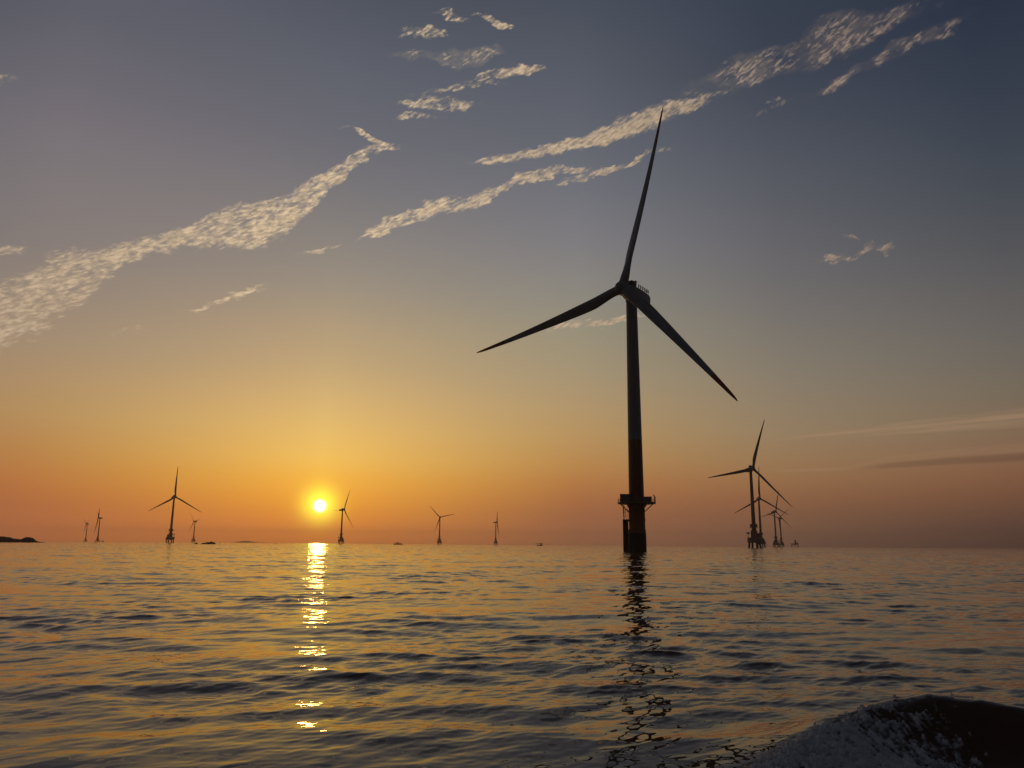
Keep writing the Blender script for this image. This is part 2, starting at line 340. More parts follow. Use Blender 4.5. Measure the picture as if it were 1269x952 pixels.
class MB:
    def __init__(self):
        self.v = []; self.f = []; self.sm = []
    def _add(self, vs, fs, smooth):
        o = len(self.v)
        self.v += [tuple(p) for p in vs]
        self.f += [tuple(i + o for i in f) for f in fs]
        self.sm += [smooth] * len(fs)
        return self
    def box(self, c, s, rot=None):
        hx, hy, hz = s[0] / 2, s[1] / 2, s[2] / 2
        vs = [Vector((x, y, z)) for x in (-hx, hx) for y in (-hy, hy) for z in (-hz, hz)]
        if rot is not None:
            vs = [rot @ p for p in vs]
        vs = [p + Vector(c) for p in vs]
        return self._add(vs, [(0, 1, 3, 2), (4, 6, 7, 5), (0, 4, 5, 1), (2, 3, 7, 6), (0, 2, 6, 4), (1, 5, 7, 3)], False)
    def tube(self, a, b, ra, rb=None, n=10, caps=True):
        rb = ra if rb is None else rb
        a, b = Vector(a), Vector(b)
        q = (b - a).to_track_quat('Z', 'Y')
        vs = []
        for p, r in ((a, ra), (b, rb)):
            for i in range(n):
                t = 2 * math.pi * i / n
                vs.append(p + q @ Vector((r * math.cos(t), r * math.sin(t), 0)))
        self._add(vs, [(i, (i + 1) % n, n + (i + 1) % n, n + i) for i in range(n)], True)
        if caps:
            self._add(vs[:n], [tuple(range(n))[::-1]], False)
            self._add(vs[n:], [tuple(range(n))], False)
        return self
    def lathe(self, prof, n=48, centre=(0, 0)):
        """prof: (radius, z); profile joints that should be sharp are given twice"""
        vs = []
        for r, z in prof:
            for i in range(n):
                t = 2 * math.pi * i / n
                vs.append((centre[0] + r * math.cos(t), centre[1] + r * math.sin(t), z))
        fs = []
        for k in range(len(prof) - 1):
            if prof[k] == prof[k + 1]:
                continue
            for i in range(n):
                j = (i + 1) % n
                fs.append((k * n + i, k * n + j, (k + 1) * n + j, (k + 1) * n + i))
        self._add(vs, fs, True)
        m = len(prof) - 1
        self._add([vs[i] for i in range(n)], [tuple(range(n))[::-1]], False)
        self._add([vs[m * n + i] for i in range(n)], [tuple(range(n))], False)
        return self
    def loft(self, rings, smooth=True):
        n = len(rings[0]); vs = [p for r in rings for p in r]; fs = []
        for k in range(len(rings) - 1):
            for i in range(n):
                j = (i + 1) % n
                fs.append((k * n + i, k * n + j, (k + 1) * n + j, (k + 1) * n + i))
        self._add(vs, fs, smooth)
        self._add(rings[0], [tuple(range(n))[::-1]], False)
        self._add(rings[-1], [tuple(range(n))], False)
        return self
    def mesh(self, name, mat):
        me = bpy.data.meshes.new(name)
        me.from_pydata(self.v, [], self.f)
        me.polygons.foreach_set('use_smooth', self.sm)
        if mat: me.materials.append(mat)
        me.update()
        return me
    def build(self, name, mat, parent=None, mw=None):
        return link(name, self.mesh(name, mat), parent, mw)

def link(name, data, parent=None, mw=None):
    o = bpy.data.objects.new(name, data)
    COL.objects.link(o)
    if parent is not None:
        o.parent = parent
    if mw is not None:
        o.matrix_local = mw
    return o

def tag(o, label=None, cat=None, group=None, kind=None):
    for k, v in (('label', label), ('category', cat), ('group', group), ('kind', kind)):
        if v:
            o[k] = v
    return o

def empty(name, loc, rz=0.0):
    o = bpy.data.objects.new(name, None)
    COL.objects.link(o)
    o.empty_display_size = 1.0
    o.location = loc
    o.rotation_euler = (0, 0, rz)
    return o

# ------------------------------------------------------------------ the sea
rng = np.random.default_rng(11)

def wave_tile(N, L, lmin, lmax, slope, heading, spread, chop=0.75, fall=1.9):
    """one periodic patch of random sea with wavelengths lmin..lmax (metres); slope = rms slope"""
    k1 = np.fft.fftfreq(N, 1.0 / N) * 2 * np.pi / L
    kx, ky = np.meshgrid(k1, k1, indexing='ij')
    k = np.hypot(kx, ky); k[0, 0] = 1e9
    lam = 2 * np.pi / k
    band = ((lam > lmin * 0.8) & (lam < lmax * 1.25)).astype(float)
    band *= np.clip((lam - lmin * 0.8) / (lmin * 0.4), 0, 1) * np.clip((lmax * 1.25 - lam) / (lmax * 0.4), 0, 1)
    c = np.cos(np.arctan2(ky, kx) - heading)
    amp = band * k ** -fall * (np.abs(c) ** spread + 0.04)
    ph = (rng.normal(size=(N, N)) + 1j * rng.normal(size=(N, N))) * amp
    ph[0, 0] = 0
    h = np.fft.ifft2(ph).real * N
    sxx = np.fft.ifft2(1j * kx * ph).real * N; syy = np.fft.ifft2(1j * ky * ph).real * N
    f = slope / np.sqrt(np.mean(sxx ** 2 + syy ** 2))
    dx = np.fft.ifft2(1j * kx / k * ph).real * N * f * chop
    dy = np.fft.ifft2(1j * ky / k * ph).real * N * f * chop
    return np.stack([dx, dy, h * f], -1), L

def sample(tile, x, y, ang, off):
    """cubic B-spline look-up in a periodic tile turned by ang"""
    A, L = tile; N = A.shape[0]
    ca, sa = math.cos(ang), math.sin(ang)
    u = ((x * ca + y * sa) / L * N + off[0]); v = ((-x * sa + y * ca) / L * N + off[1])
    iu = np.floor(u).astype(np.int64); iv = np.floor(v).astype(np.int64)
    fu = u - iu; fv = v - iv
    def w(t):
        return [(1 - t) ** 3 / 6, (3 * t ** 3 - 6 * t ** 2 + 4) / 6, (-3 * t ** 3 + 3 * t ** 2 + 3 * t + 1) / 6, t ** 3 / 6]
    wu, wv = w(fu), w(fv)
    out = np.zeros(x.shape + (3,), np.float32)
    for a in range(4):
        for b in range(4):
            out += (wu[a] * wv[b])[..., None] * A[(iu + a - 1) % N, (iv + b - 1) % N]
    dx = out[..., 0] * ca - out[..., 1] * sa; dy = out[..., 0] * sa + out[..., 1] * ca
    return dx, dy, out[..., 2]

WDIR = R(-78)          # travel direction of the sea, towards the camera and a little to the left
LAYERS = [             # tile, tile turn, offset, distance at which it starts / ends fading out
    (wave_tile(256, 71.0, 3.0, 14.0, 0.029, WDIR + R(6) - R(12), 3.0), R(12), (0, 0), 1800, 3200),
    (wave_tile(320, 26.0, 0.7, 3.0, 0.066, WDIR - R(10) + R(17), 3.0, 1.15, 1.6), R(-17), (31, 77), 500, 850),
    (wave_tile(640, 9.7, 0.11, 0.75, 0.062, WDIR + R(15) - R(31), 1.8, 1.1, 1.35), R(31), (11, 190), 45, 130),
    (wave_tile(512, 14.3, 0.28, 1.3, 0.042, WDIR + R(48) - R(53), 2.5, 1.1, 1.5), R(53), (90, 10), 70, 200),
]
GUST = wave_tile(128, 97.0, 4.0, 24.0, 0.05, WDIR, 0.5)   # patches of rougher and calmer water
GUST[0][..., 2] /= GUST[0][..., 2].std()

# bow wave thrown up by our own boat, at the lower right
WAKE = np.array([(1.7, 7.8, 0.0), (2.13, 8.02, 0.03), (2.48, 8.24, 0.1), (3.13, 8.65, 0.31), (3.62, 9.0, 0.43), (4.13, 9.11, 0.56), (4.71, 9.16, 0.67), (5.15, 8.95, 0.64), (5.7, 8.5, 0.56), (6.3, 7.9, 0.49), (7.5, 6.6, 0.4), (8.8, 5.2, 0.3)])
def wake_height(x, y):
    h = np.zeros_like(x)
    m = (x > -1) & (x < 12) & (y > 3) & (y < 14)
    xs, ys = x[m], y[m]
    best = np.full(xs.shape, 1e9); hh = np.zeros(xs.shape); side = np.zeros(xs.shape)
    for (ax, ay, ah), (bx, by, bh) in zip(WAKE[:-1], WAKE[1:]):
        ex, ey = bx - ax, by - ay
        l2 = ex * ex + ey * ey
        t = np.clip(((xs - ax) * ex + (ys - ay) * ey) / l2, 0, 1)
        px, py = ax + t * ex, ay + t * ey
        d = np.hypot(xs - px, ys - py)
        s = np.sign((ys - py) * ex - (xs - px) * ey)
        q = d < best
        best[q] = d[q]; hh[q] = (ah + t * (bh - ah))[q]; side[q] = s[q]
    sig = np.where(side > 0, 0.8, 0.66)
    h[m] = hh * np.exp(-(np.sqrt(best * best + 0.006) / sig) ** 1.7)
    return h

def sea_surface(x, y, r):
    X, Y, Z = x.copy(), y.copy(), np.zeros_like(x)
    gust = np.clip(1.0 + 0.32 * sample(GUST, x, y, R(8), (40, 20))[2], 0.55, 1.8)
    for li, (tile, ang, off, f0, f1) in enumerate(LAYERS):
        fade = np.clip((f1 - r) / (f1 - f0), 0, 1) * (gust if li else 1.0)
        m = fade > 0
        dx, dy, dz = sample(tile, x[m], y[m], ang, off)
        X[m] += dx * fade[m]; Y[m] += dy * fade[m]; Z[m] += dz * fade[m]
    wk = wake_height(x, y)
    m = wk > 0.02
    if m.any():
        tile, ang, off, f0, f1 = LAYERS[2]
        for sc_, aa in ((2.1, 0.9), (1.0, 2.0)):
            dx, dy, dz = sample(tile, x[m] * sc_, y[m] * sc_, ang + aa, off)
            Z[m] += dz / sc_ * 0.8 * np.clip(wk[m] / 0.4, 0, 1) * 1.3
    Z += wk
    return X, Y, Z

def radii():
    r = [1.2]
    while r[-1] < 11500:
        q = r[-1]
        step = 0.03 if q < 5 else q * 0.0035 if q < 60 else q * 0.003 if q < 250 else 0.75 if q < 800 else 2.6 if q < 2600 else q * 0.02
        r.append(q + step)
    return np.array(r)
RAD = radii()
az = [R(-52)]
a_f = np.arange(R(-44), R(44), R(0.105))
a_c = np.concatenate([np.linspace(R(-180), R(-60), 61)[:-1], np.arange(R(-60), R(-44), R(0.4)), a_f, np.arange(R(44), R(60), R(0.4)), np.linspace(R(60), R(180), 61)[:-1]])
nr, na = len(RAD), len(a_c)
rg, ag = np.meshgrid(RAD, a_c, indexing='ij')
# shake the rings a little so that rows do not line up far away
X, Y, Z = sea_surface(rg * np.sin(ag), rg * np.cos(ag), rg)
co = np.stack([X, Y, Z], -1).reshape(-1, 3).astype(np.float32)
co = np.concatenate([co, np.array([[0, 0, 0]], np.float32)])
ii, jj = np.meshgrid(np.arange(nr - 1), np.arange(na), indexing='ij')
j2 = (jj + 1) % na
quads = np.stack([ii * na + jj, (ii + 1) * na + jj, (ii + 1) * na + j2, ii * na + j2], -1).reshape(-1, 4)
c_i = nr * na
jj0 = np.arange(na)
tris = np.stack([np.full(na, c_i), jj0, (jj0 + 1) % na], -1)
me = bpy.data.meshes.new('sea')
nl = quads.size + tris.size
me.vertices.add(len(co)); me.vertices.foreach_set('co', co.ravel())
me.loops.add(nl)
me.loops.foreach_set('vertex_index', np.concatenate([quads.ravel(), tris.ravel()]).astype(np.int32))
npoly = len(quads) + len(tris)
me.polygons.add(npoly)
me.polygons.foreach_set('loop_start', np.concatenate([np.arange(len(quads)) * 4, quads.size + np.arange(len(tris)) * 3]).astype(np.int32))
me.polygons.foreach_set('use_smooth', np.ones(npoly, bool))
me.update(calc_edges=True)

mw_, t, b = new_mat('sea_water')
b.inputs['Base Color'].default_value = (0.11, 0.054, 0.028, 1)
b.inputs['IOR'].default_value = 1.333
g = t.node('ShaderNodeNewGeometry')
dist = t.vmath('LENGTH', g.outputs['Position'], out=1)
far = t.maprange(dist, 50, 300)
def chop(scale, amp):
    mp = t.node('ShaderNodeMapping'); mp.inputs['Scale'].default_value = (0.55, 1.0, 1.0)
    t.link(g.outputs['Position'], mp.inputs[0])
    nz = t.noise(mp.outputs[0], scale, 2.0, 0.6, out='Color')
    return t.vmath('MULTIPLY', t.vmath('SUBTRACT', nz, (0.5, 0.5, 0.5)), (amp * 0.7, amp, 0))
ch = t.vmath('ADD', chop(1.6, 0.85), chop(0.4, 0.5))
sc = t.node('ShaderNodeVectorMath', operation='SCALE'); t.link(ch, sc.inputs[0]); t.link(far, sc.inputs['Scale'])
nrm = t.vmath('NORMALIZE', t.vmath('ADD', g.outputs['Normal'], sc.outputs[0]))
t.link(nrm, b.inputs['Normal'])
t.link(t.maprange(dist, 40, 900, 0.02, 0.05), b.inputs['Roughness'])
me.materials.append(mw_)
tag(link('sea', me), kind='structure')

# ------------------------------------------------------------------ wind turbine parts
def blade_mesh(Rr, pitch_deg, bend, cone):
    """a long twisted aerofoil: round root, widest at a fifth of the span, thin tip; span along +Z, upwind is -Y"""
    b_ = MB(); rings = []
    n = 20
    st = [0.028, 0.045, 0.07, 0.10, 0.14, 0.18, 0.22, 0.27, 0.33, 0.4, 0.48, 0.56, 0.64, 0.72, 0.80, 0.87, 0.93, 0.97, 0.99, 1.0]
    for s in st:
        root = min(1.0, max(0.0, (s - 0.04) / 0.16)); root = root * root * (3 - 2 * root)
        ch_full = np.interp(s, [0.0, 0.2, 0.26, 0.4, 0.6, 0.8, 0.93, 0.98, 1.0], [4.2, 4.4, 4.3, 3.65, 2.7, 1.8, 1.15, 0.75, 0.25]) * Rr / 72.0
        dia = 3.5 * Rr / 72.0
        chord = dia * (1 - root) + ch_full * root
        thick = dia * (1 - root) + ch_full * np.interp(s, [0.2, 0.4, 1.0], [0.36, 0.25, 0.16]) * root
        tw = R(pitch_deg) - R(11) * (1 - min(1, s / 0.75)) ** 1.3
        le = 0.5 * (1 - root) + 0.30 * root
        ring = []
        for i in range(n):
            a = 2 * math.pi * i / n
            # unit aerofoil section, x 0..1 along the chord
            xx = 0.5 + 0.5 * math.cos(a)
            yc = math.sin(a) * 0.5
            ya = math.copysign(1, math.sin(a)) * 2.6 * (0.2969 * math.sqrt(max(xx, 0)) - 0.126 * xx - 0.3516 * xx ** 2 + 0.2843 * xx ** 3 - 0.1036 * xx ** 4)
            if abs(math.sin(a)) < 1e-6: ya = 0
            y = (yc * (1 - root) + ya * root) * thick
            x = (le - xx) * chord
            x2 = x * math.cos(tw) - y * math.sin(tw); y2 = x * math.sin(tw) + y * math.cos(tw)
            ring.append((x2, y2 - bend * s ** 2.2 - cone * s, s * Rr))
        rings.append(ring)
    b_.loft(rings)
    return b_.mesh('blade', M['blade'])

def hub_mesh():
    b_ = MB()
    prof = []
    for i in range(13):
        a = math.pi * i / 12 * 0.5
        prof.append((2.45 * math.sin(a), -2.9 * math.cos(a)))
    prof[0] = (0.02, -2.9)
    prof += [(2.45, 1.2), (2.3, 1.9), (1.9, 2.1)]
    n = 28; rings = []
    prof = [(r * 1.12, y * 1.08) for r, y in prof]
    for r, y in prof:
        rings.append([(r * math.cos(2 * math.pi * i / n), y, r * math.sin(2 * math.pi * i / n)) for i in range(n)])
    b_.loft(rings)
    for k in range(3):
        a = k * 2 * math.pi / 3
        d = Vector((math.sin(a), 0, math.cos(a)))
        b_.tube(d * 1.2, d * 2.85, 1.95, 1.85, 20)
    return b_.mesh('hub', M['shell'])

def rounded(w, h, n=6, r=0.9, dz=0.0):
    out = []
    for cx, cz, a0 in ((w / 2 - r, h / 2 - r, 0), (-w / 2 + r, h / 2 - r, 90), (-w / 2 + r, -h / 2 + r, 180), (w / 2 - r, -h / 2 + r, 270)):
        for i in range(n):
            a = R(a0 + 90 * i / (n - 1))
            out.append((cx + r * math.cos(a), cz + dz + r * math.sin(a)))
    return out

def nacelle_mesh():
    b_ = MB(); rings = []
    for y, w, h, r, dz in ((1.7, 3.4, 3.4, 1.6, 0.0), (2.6, 4.2, 4.4, 1.5, 0.0), (4.5, 4.8, 5.2, 1.0, 0.1), (9, 4.9, 5.4, 0.9, 0.1), (13.5, 4.8, 5.2, 0.9, 0.15), (16.2, 4.6, 4.9, 1.0, 0.25), (17.6, 4.0, 4.0, 1.1, 0.45)):
        rings.append([(x, y, z) for x, z in rounded(w, h, 6, r, dz)])
    b_.loft(rings)
    b_.lathe([(2.1, -3.4), (2.1, -2.3)], 32, (0, 6.5))
    return b_.mesh('nacelle', M['shell'])

def nacelle_rail_mesh():
    b_ = MB()
    for x in (-2.1, 2.1):
        for i in range(6):
            y = 8.4 + i * 1.47
            b_.tube((x, y, 2.6), (x, y, 4.15), 0.16, n=6)
        for z in (3.4, 4.1):
            b_.tube((x, 8.4, z), (x, 15.75, z), 0.1, n=6)
    for i in range(3):
        b_.tube((-2.1 + i * 2.1, 15.75, 2.6), (-2.1 + i * 2.1, 15.75, 4.15), 0.16, n=6)
    for z in (3.4, 4.1):
        b_.tube((-2.1, 15.75, z), (2.1, 15.75, z), 0.1, n=6)
    return b_.mesh('railing', M['dark'])

def cooler_mesh():
    b_ = MB()
    b_.box((0, 5.2, 3.55), (3.9, 2.6, 1.7))
    b_.box((0, 6.9, 3.95), (3.9, 0.5, 2.5))
    for i in range(5):
        b_.box((-1.6 + i * 0.8, 3.84, 3.5), (0.5, 0.12, 1.2))
    return b_.mesh('cooler', M['dark'])

def mast_mesh():
    b_ = MB()
    b_.tube((1.2, 7.8, 2.6), (1.2, 7.8, 5.2), 0.06, n=6)
    b_.tube((0.5, 7.8, 4.9), (1.9, 7.8, 4.9), 0.05, n=6)
    b_.tube((1.9, 7.8, 4.9), (2.2, 8.6, 5.5), 0.07, n=6)
    b_.box((0.5, 7.8, 5.05), (0.25, 0.25, 0.25))
    return b_.mesh('wind_vane', M['dark'])

HUB, NAC, RAIL, COOL, MAST = hub_mesh(), nacelle_mesh(), nacelle_rail_mesh(), cooler_mesh(), mast_mesh()

def rotor_nacelle(root, hub, yaw, phi, blade, scale=1.0, tilt=5.0, detail=True):
    """hub = hub centre in the root's frame; yaw 0 turns the nose to -Y of the root"""
    base = Matrix.Translation(hub) @ Matrix.Rotation(yaw, 4, 'Z') @ Matrix.Rotation(R(-tilt), 4, 'X') @ Matrix.Scale(scale, 4)
    nac = link('nacelle', NAC, root, base)
    if detail:
        link('railing', RAIL, nac); link('cooler', COOL, nac); link('wind_vane', MAST, nac)
    else:
        link('cooler', COOL, nac)
    hm = base @ Matrix.Rotation(phi, 4, 'Y')
    link('hub', HUB, root, hm)
    for k in range(3):
        link('blade', blade, root, Matrix.Translation(hub) @ Matrix.Rotation(yaw, 4, 'Z') @ Matrix.Rotation(R(-tilt), 4, 'X') @ Matrix.Rotation(phi + k * 2 * math.pi / 3, 4, 'Y'))

def tower_mesh(z0, z1, r0, r1):
    b_ = MB(); prof = []
    n = 12
    for i in range(n + 1):
        s = i / n
        prof.append((r0 + (r1 - r0) * s, (z1 - z0) * s))
    b_.lathe(prof, 48)
    for z in (0.0, (z1 - z0) * 0.3, (z1 - z0) * 0.64, z1 - z0 - 0.25):
        r = r0 + (r1 - r0) * z / (z1 - z0)
        b_.lathe([(r + 0.05, z + 0.01), (r + 0.05, z + 0.24)], 48)
    return b_.mesh('tower', M['tower'])

def handrail(b_, r, z, h=1.1, n=20, a0=0.0, a1=360.0):
    pts = [(r * math.cos(R(a0 + (a1 - a0) * i / n)), r * math.sin(R(a0 + (a1 - a0) * i / n))) for i in range(n + 1)]
    for i, (x, y) in enumerate(pts[:-1]):
        b_.tube((x, y, z), (x, y, z + h), 0.05, n=6)
        for q in (0.55, 1.0):
            b_.tube((x, y, z + h * q), (pts[i + 1][0], pts[i + 1][1], z + h * q), 0.04, n=6)

GROUP = 'offshore wind turbines'
# ---- the near turbine on its single pile
TX, TY = 46.8, 289.8
azm = math.atan2(TX, TY)
t1 = empty('wind_turbine', (TX, TY, 0), -azm)
tag(t1, 'large nearest wind turbine on a single thick pile, towering over the others', 'wind turbine', GROUP)
mp_ = MB().lathe([(3.25, -8), (3.25, 4.0), (3.2, 7.0), (3.0, 7.6), (2.96, 16.0), (3.15, 16.4), (3.15, 17.28)], 56)
for z in (7.5, 11.3):
    mp_.lathe([(3.22, z), (3.22, z + 0.35)], 56)
mp_.build('monopile', M['pile'], t1)
pf = MB().lathe([(7.0, 17.3), (7.0, 17.9)], 40)
for i in range(10):
    a = R(18 + 36 * i)
    c_, s_ = math.cos(a), math.sin(a)
    pf.tube((6.3 * c_, 6.3 * s_, 17.3), (3.0 * c_, 3.0 * s_, 14.4), 0.13, n=8)
pfo = pf.build('platform', M['deck'], t1)
hb = MB(); handrail(hb, 6.85, 17.9, 1.15, 26); hb.build('handrail', M['orange'], pfo)
cr = MB().tube((6.75, -0.6, 17.9), (6.75, -0.6, 20.0), 0.28, 0.24, 10)
cr.tube((6.75, -0.6, 19.9), (6.2, -1.9, 20.6), 0.2, 0.12, 8); cr.tube((6.2, -1.9, 20.6), (6.2, -1.9, 19.4), 0.04, n=6)
cr.build('davit_crane', M['dark'], pfo)
cb = MB().box((-4.35, -1.2, 19.3), (3.3, 5.2, 2.75))
for i in range(4):
    cb.box((-4.35 - 1.2 + i * 0.8, -3.83, 19.3), (0.08, 0.1, 2.6))
cb.box((-4.35, -1.2, 20.72), (3.5, 5.4, 0.1))
cb.build('equipment_cabin', M['cabin'], t1)
cb = MB().box((4.2, -1.0, 18.85), (2.7, 3.6, 1.85)); cb.box((4.2, -1.0, 19.82), (2.9, 3.8, 0.1))
cb.build('transformer_box', M['cabin'], t1)
bl = MB()
for x in (-4.75, -3.85):
    bl.tube((x, -0.9, -4), (x, -0.9, 11.6), 0.5, 0.5, 14)
for z in (11.1, 7.4, 2.2):
    bl.tube((-4.3, -0.9, z), (-2.4, -0.3, z), 0.22, n=10)
blo = bl.build('boat_landing', M['dark'], t1)
ld = MB()
for y in (-0.65, -0.15):
    ld.tube((-3.28, y, -2), (-3.28, y, 16.9), 0.07, n=6)
for i in range(56):
    ld.tube((-3.28, -0.65, -1 + i * 0.32), (-3.28, -0.15, -1 + i * 0.32), 0.035, n=6)
ld.build('ladder', M['orange'], blo)
st_ = MB()
for p, q in (((-5.6, -0.9, 17.3), (-4.5, -0.9, 14.6)), ((-5.1, -1.4, 16.9), (-4.8, -1.4, 11.6)), ((-4.4, -1.4, 16.6), (-3.9, -1.4, 11.6)), ((-4.8, -0.4, 17.2), (-4.7, -0.4, 11.6)),
             ((-5.1, -1.4, 14.4), (-4.1, -1.4, 14.0)), ((-4.9, -1.4, 12.9), (-4.0, -1.4, 12.7)), ((-4.4, -0.9, 15.6), (-3.0, -0.5, 14.2))):
    st_.tube(p, q, 0.11, n=6)
st_.build('access_stair', M['orange'], t1)
tw1 = link('tower', tower_mesh(17.9, 97.0, 2.85, 2.1), t1, Matrix.Translation((0, 0, 17.9)))
dr = MB().box((0, -2.86, 1.5), (1.0, 0.14, 2.1)); dr.build('door', M['cabin'], tw1)
BL1 = blade_mesh(72.5, -12.0, 4.0, 2.2)
yaw1 = R(-41.2) + azm
hubp = Vector((42.5, 284.9, 100.0)) - Vector((TX, TY, 0))
hubp = Matrix.Rotation(azm, 3, 'Z') @ hubp
rotor_nacelle(t1, hubp, yaw1, R(16.7), BL1)

# ---- the far turbines
def pile_cap(root, seed, cabin_side=1):
    rg_ = random.Random(seed)
    cap = MB().lathe([(8.0, 6.6), (8.7, 7.1), (8.7, 12.6), (8.4, 13.0)], 32).build('pile_cap', M['concrete'], root)
    for i in range(8):
        a = 2 * math.pi * (i + 0.5) / 8
        MB().tube((8.6 * math.cos(a), 8.6 * math.sin(a), -6), (6.6 * math.cos(a), 6.6 * math.sin(a), 7.2), 1.25, n=12).build('pile', M['wetpile'], cap)
    dk_ = MB().lathe([(4.3, 12.9), (4.3, 20.5), (3.0, 22.5)], 28).lathe([(5.0, 25.6), (5.0, 26.1)], 28)
    for i in range(8):
        a = 2 * math.pi * i / 8
        dk_.tube((4.7 * math.cos(a), 4.7 * math.sin(a), 25.6), (2.5 * math.cos(a), 2.5 * math.sin(a), 22.6), 0.14, n=6)
    dk_.box((0, -2.9, 28.0), (8.8, 2.6, 3.8))
    d_ = dk_.build('platform', M['deck'], root)
    hb_ = MB(); handrail(hb_, 4.9, 26.1, 1.1, 16); hb_.build('handrail', M['orange'], d_)
    MB().box((cabin_side * 4.6, -4.2, 15.4), (4.6, 4.2, 4.8)).box((cabin_side * 4.6, -4.2, 17.87), (4.9, 4.5, 0.14)).build('equipment_cabin', M['cabin'], root)
    dv = MB()
    x = -cabin_side * 7.3
    dv.tube((x, -1, 12.3), (x, -1, 18.2), 0.3, n=8)
    dv.box((x, -1, 18.6), (3.6, 2.4, 2.2))
    dv.build('access_tower', M['deck'], root)
    bl_ = MB()
    for y in (-0.6, 0.6):
        bl_.tube((cabin_side * 9.4, y, -4), (cabin_side * 9.4, y, 11.0), 0.3, n=8)
        for z in (3.5, 10.6):
            bl_.tube((cabin_side * 9.4, y, z), (cabin_side * 7.2, y, z), 0.18, n=8)
    bl_.build('boat_landing', M['dark'], root)

def tripod(root):
    b_ = MB().tube((0, 0, -4), (0, 0, 22), 3.1, 2.9, 20)
    co_ = b_.build('central_column', M['pile'], root)
    for i in range(3):
        a = R(35 + 120 * i)
        MB().tube((10.5 * math.cos(a), 10.5 * math.sin(a), -5), (2.0 * math.cos(a), 2.0 * math.sin(a), 17.5), 1.5, 1.3, 14).tube((10.5 * math.cos(a), 10.5 * math.sin(a), -6), (10.5 * math.cos(a), 10.5 * math.sin(a), 3.5), 1.9, n=14).build('tripod_leg', M['pile'], co_)
    d_ = MB().lathe([(5.2, 20.5), (5.2, 21.0)], 24)
    d_.box((2.6, -2.6, 22.2), (2.6, 2.4, 2.4))
    d_ = d_.build('platform', M['deck'], root)
    hb_ = MB(); handrail(hb_, 5.1, 21.0, 1.1, 14); hb_.build('handrail', M['orange'], d_)

TOWER = tower_mesh(12.3, 97.0, 2.75, 1.75)
TOWER_T = tower_mesh(22.0, 97.0, 2.5, 1.7)
BLADES = {}
def far_turbine(hub, yaw, phi, Rr, over, kind, label, seed, cone=0.05, side=1, pitch_deg=-12):
    """hub: hub centre on the ground plan and its height; over: overhang of the hub from the tower axis"""
    y = R(yaw)
    n = Vector((math.sin(y), -math.cos(y), 0))
    base = Vector((hub[0], hub[1], 0)) - n * over
    a = math.atan2(base.x, base.y)
    root = empty('wind_turbine', base, -a)
    tag(root, label, 'wind turbine', GROUP)
    if kind == 'cap':
        pile_cap(root, seed, side)
        link('tower', TOWER, root, Matrix.Translation((0, 0, 12.3)))
    else:
        tripod(root)
        link('tower', TOWER_T, root, Matrix.Translation((0, 0, 22.0)))
    if abs(yaw) > 55:
        pitch_deg = -80
    key = (round(Rr), round(cone, 2), pitch_deg)
    if key not in BLADES:
        BLADES[key] = blade_mesh(Rr, pitch_deg, cone * Rr * 0.6, cone * Rr * 0.4)
    h = Matrix.Rotation(a, 3, 'Z') @ (Vector((hub[0], hub[1], 100.0)) - base)
    rotor_nacelle(root, h, y + a, R(phi), BLADES[key], detail=False)
    return root

far_turbine((309.9, 987.5), 10.2, 17.5, 67.6, 6.5, 'cap', 'tall dark turbine in front of the cluster right of the nearest turbine', 1, 0.09, 1)
far_turbine((519.8, 1621.6), 3.1, 1.7, 67.0, 6.5, 'cap', 'turbine half hidden behind the tallest tower of the right-hand cluster, one blade straight up', 2, 0.09, 1)
far_turbine((761.7, 2239.0), 25.6, 15.0, 65.0, 6.5, 'cap', 'third turbine of the right-hand cluster, one blade leaning slightly right of upright', 3, 0.09, -1)
far_turbine((947.0, 2758.3), -54.9, 52.6, 55.0, 6.5, 'cap', 'faint small turbine at the right end of the cluster, two blades raised like a V', 4, 0.02, 1)
far_turbine((-745.7, 1724.6), 44.0, 119.7, 67.9, 6.5, 'cap', 'biggest turbine left of the sun, its blades spread in an upright Y', 5, 0.09, -1)
far_turbine((-1543.7, 3804.5), -34.0, 81.3, 58.9, 6.5, 'cap', 'tiny turbine just left of the humped rocky islet, rotor turned almost sideways', 6, 0.09, 1)
far_turbine((-1764.2, 3337.1), -60.6, 52.4, 66.8, 7.5, 'tripod', 'far turbine on a tripod base, one long blade hanging down to its left', 7, 0.06, 1)
far_turbine((-2460.6, 4530.3), -80.0, 58.7, 53.0, 7.0, 'tripod', 'smallest, faintest turbine nearest the dark headland, standing on a tripod base', 8, 0.06, 1)
far_turbine((-497.8, 2325.4), 64.5, 23.8, 65.7, 6.5, 'cap', 'turbine silhouetted just right of the setting sun', 9, 0.05, 1)
far_turbine((-266.9, 2928.3), 1.5, 77.7, 60.1, 6.5, 'cap', 'small turbine with one blade pointing up left and another stretched out to the right', 10, 0.02, 1)
far_turbine((-62.2, 3564.8), 87.2, 37.0, 67.4, 6.5, 'cap', 'small turbine seen edge on, its rotor a single thin line', 11, 0.03, 1)

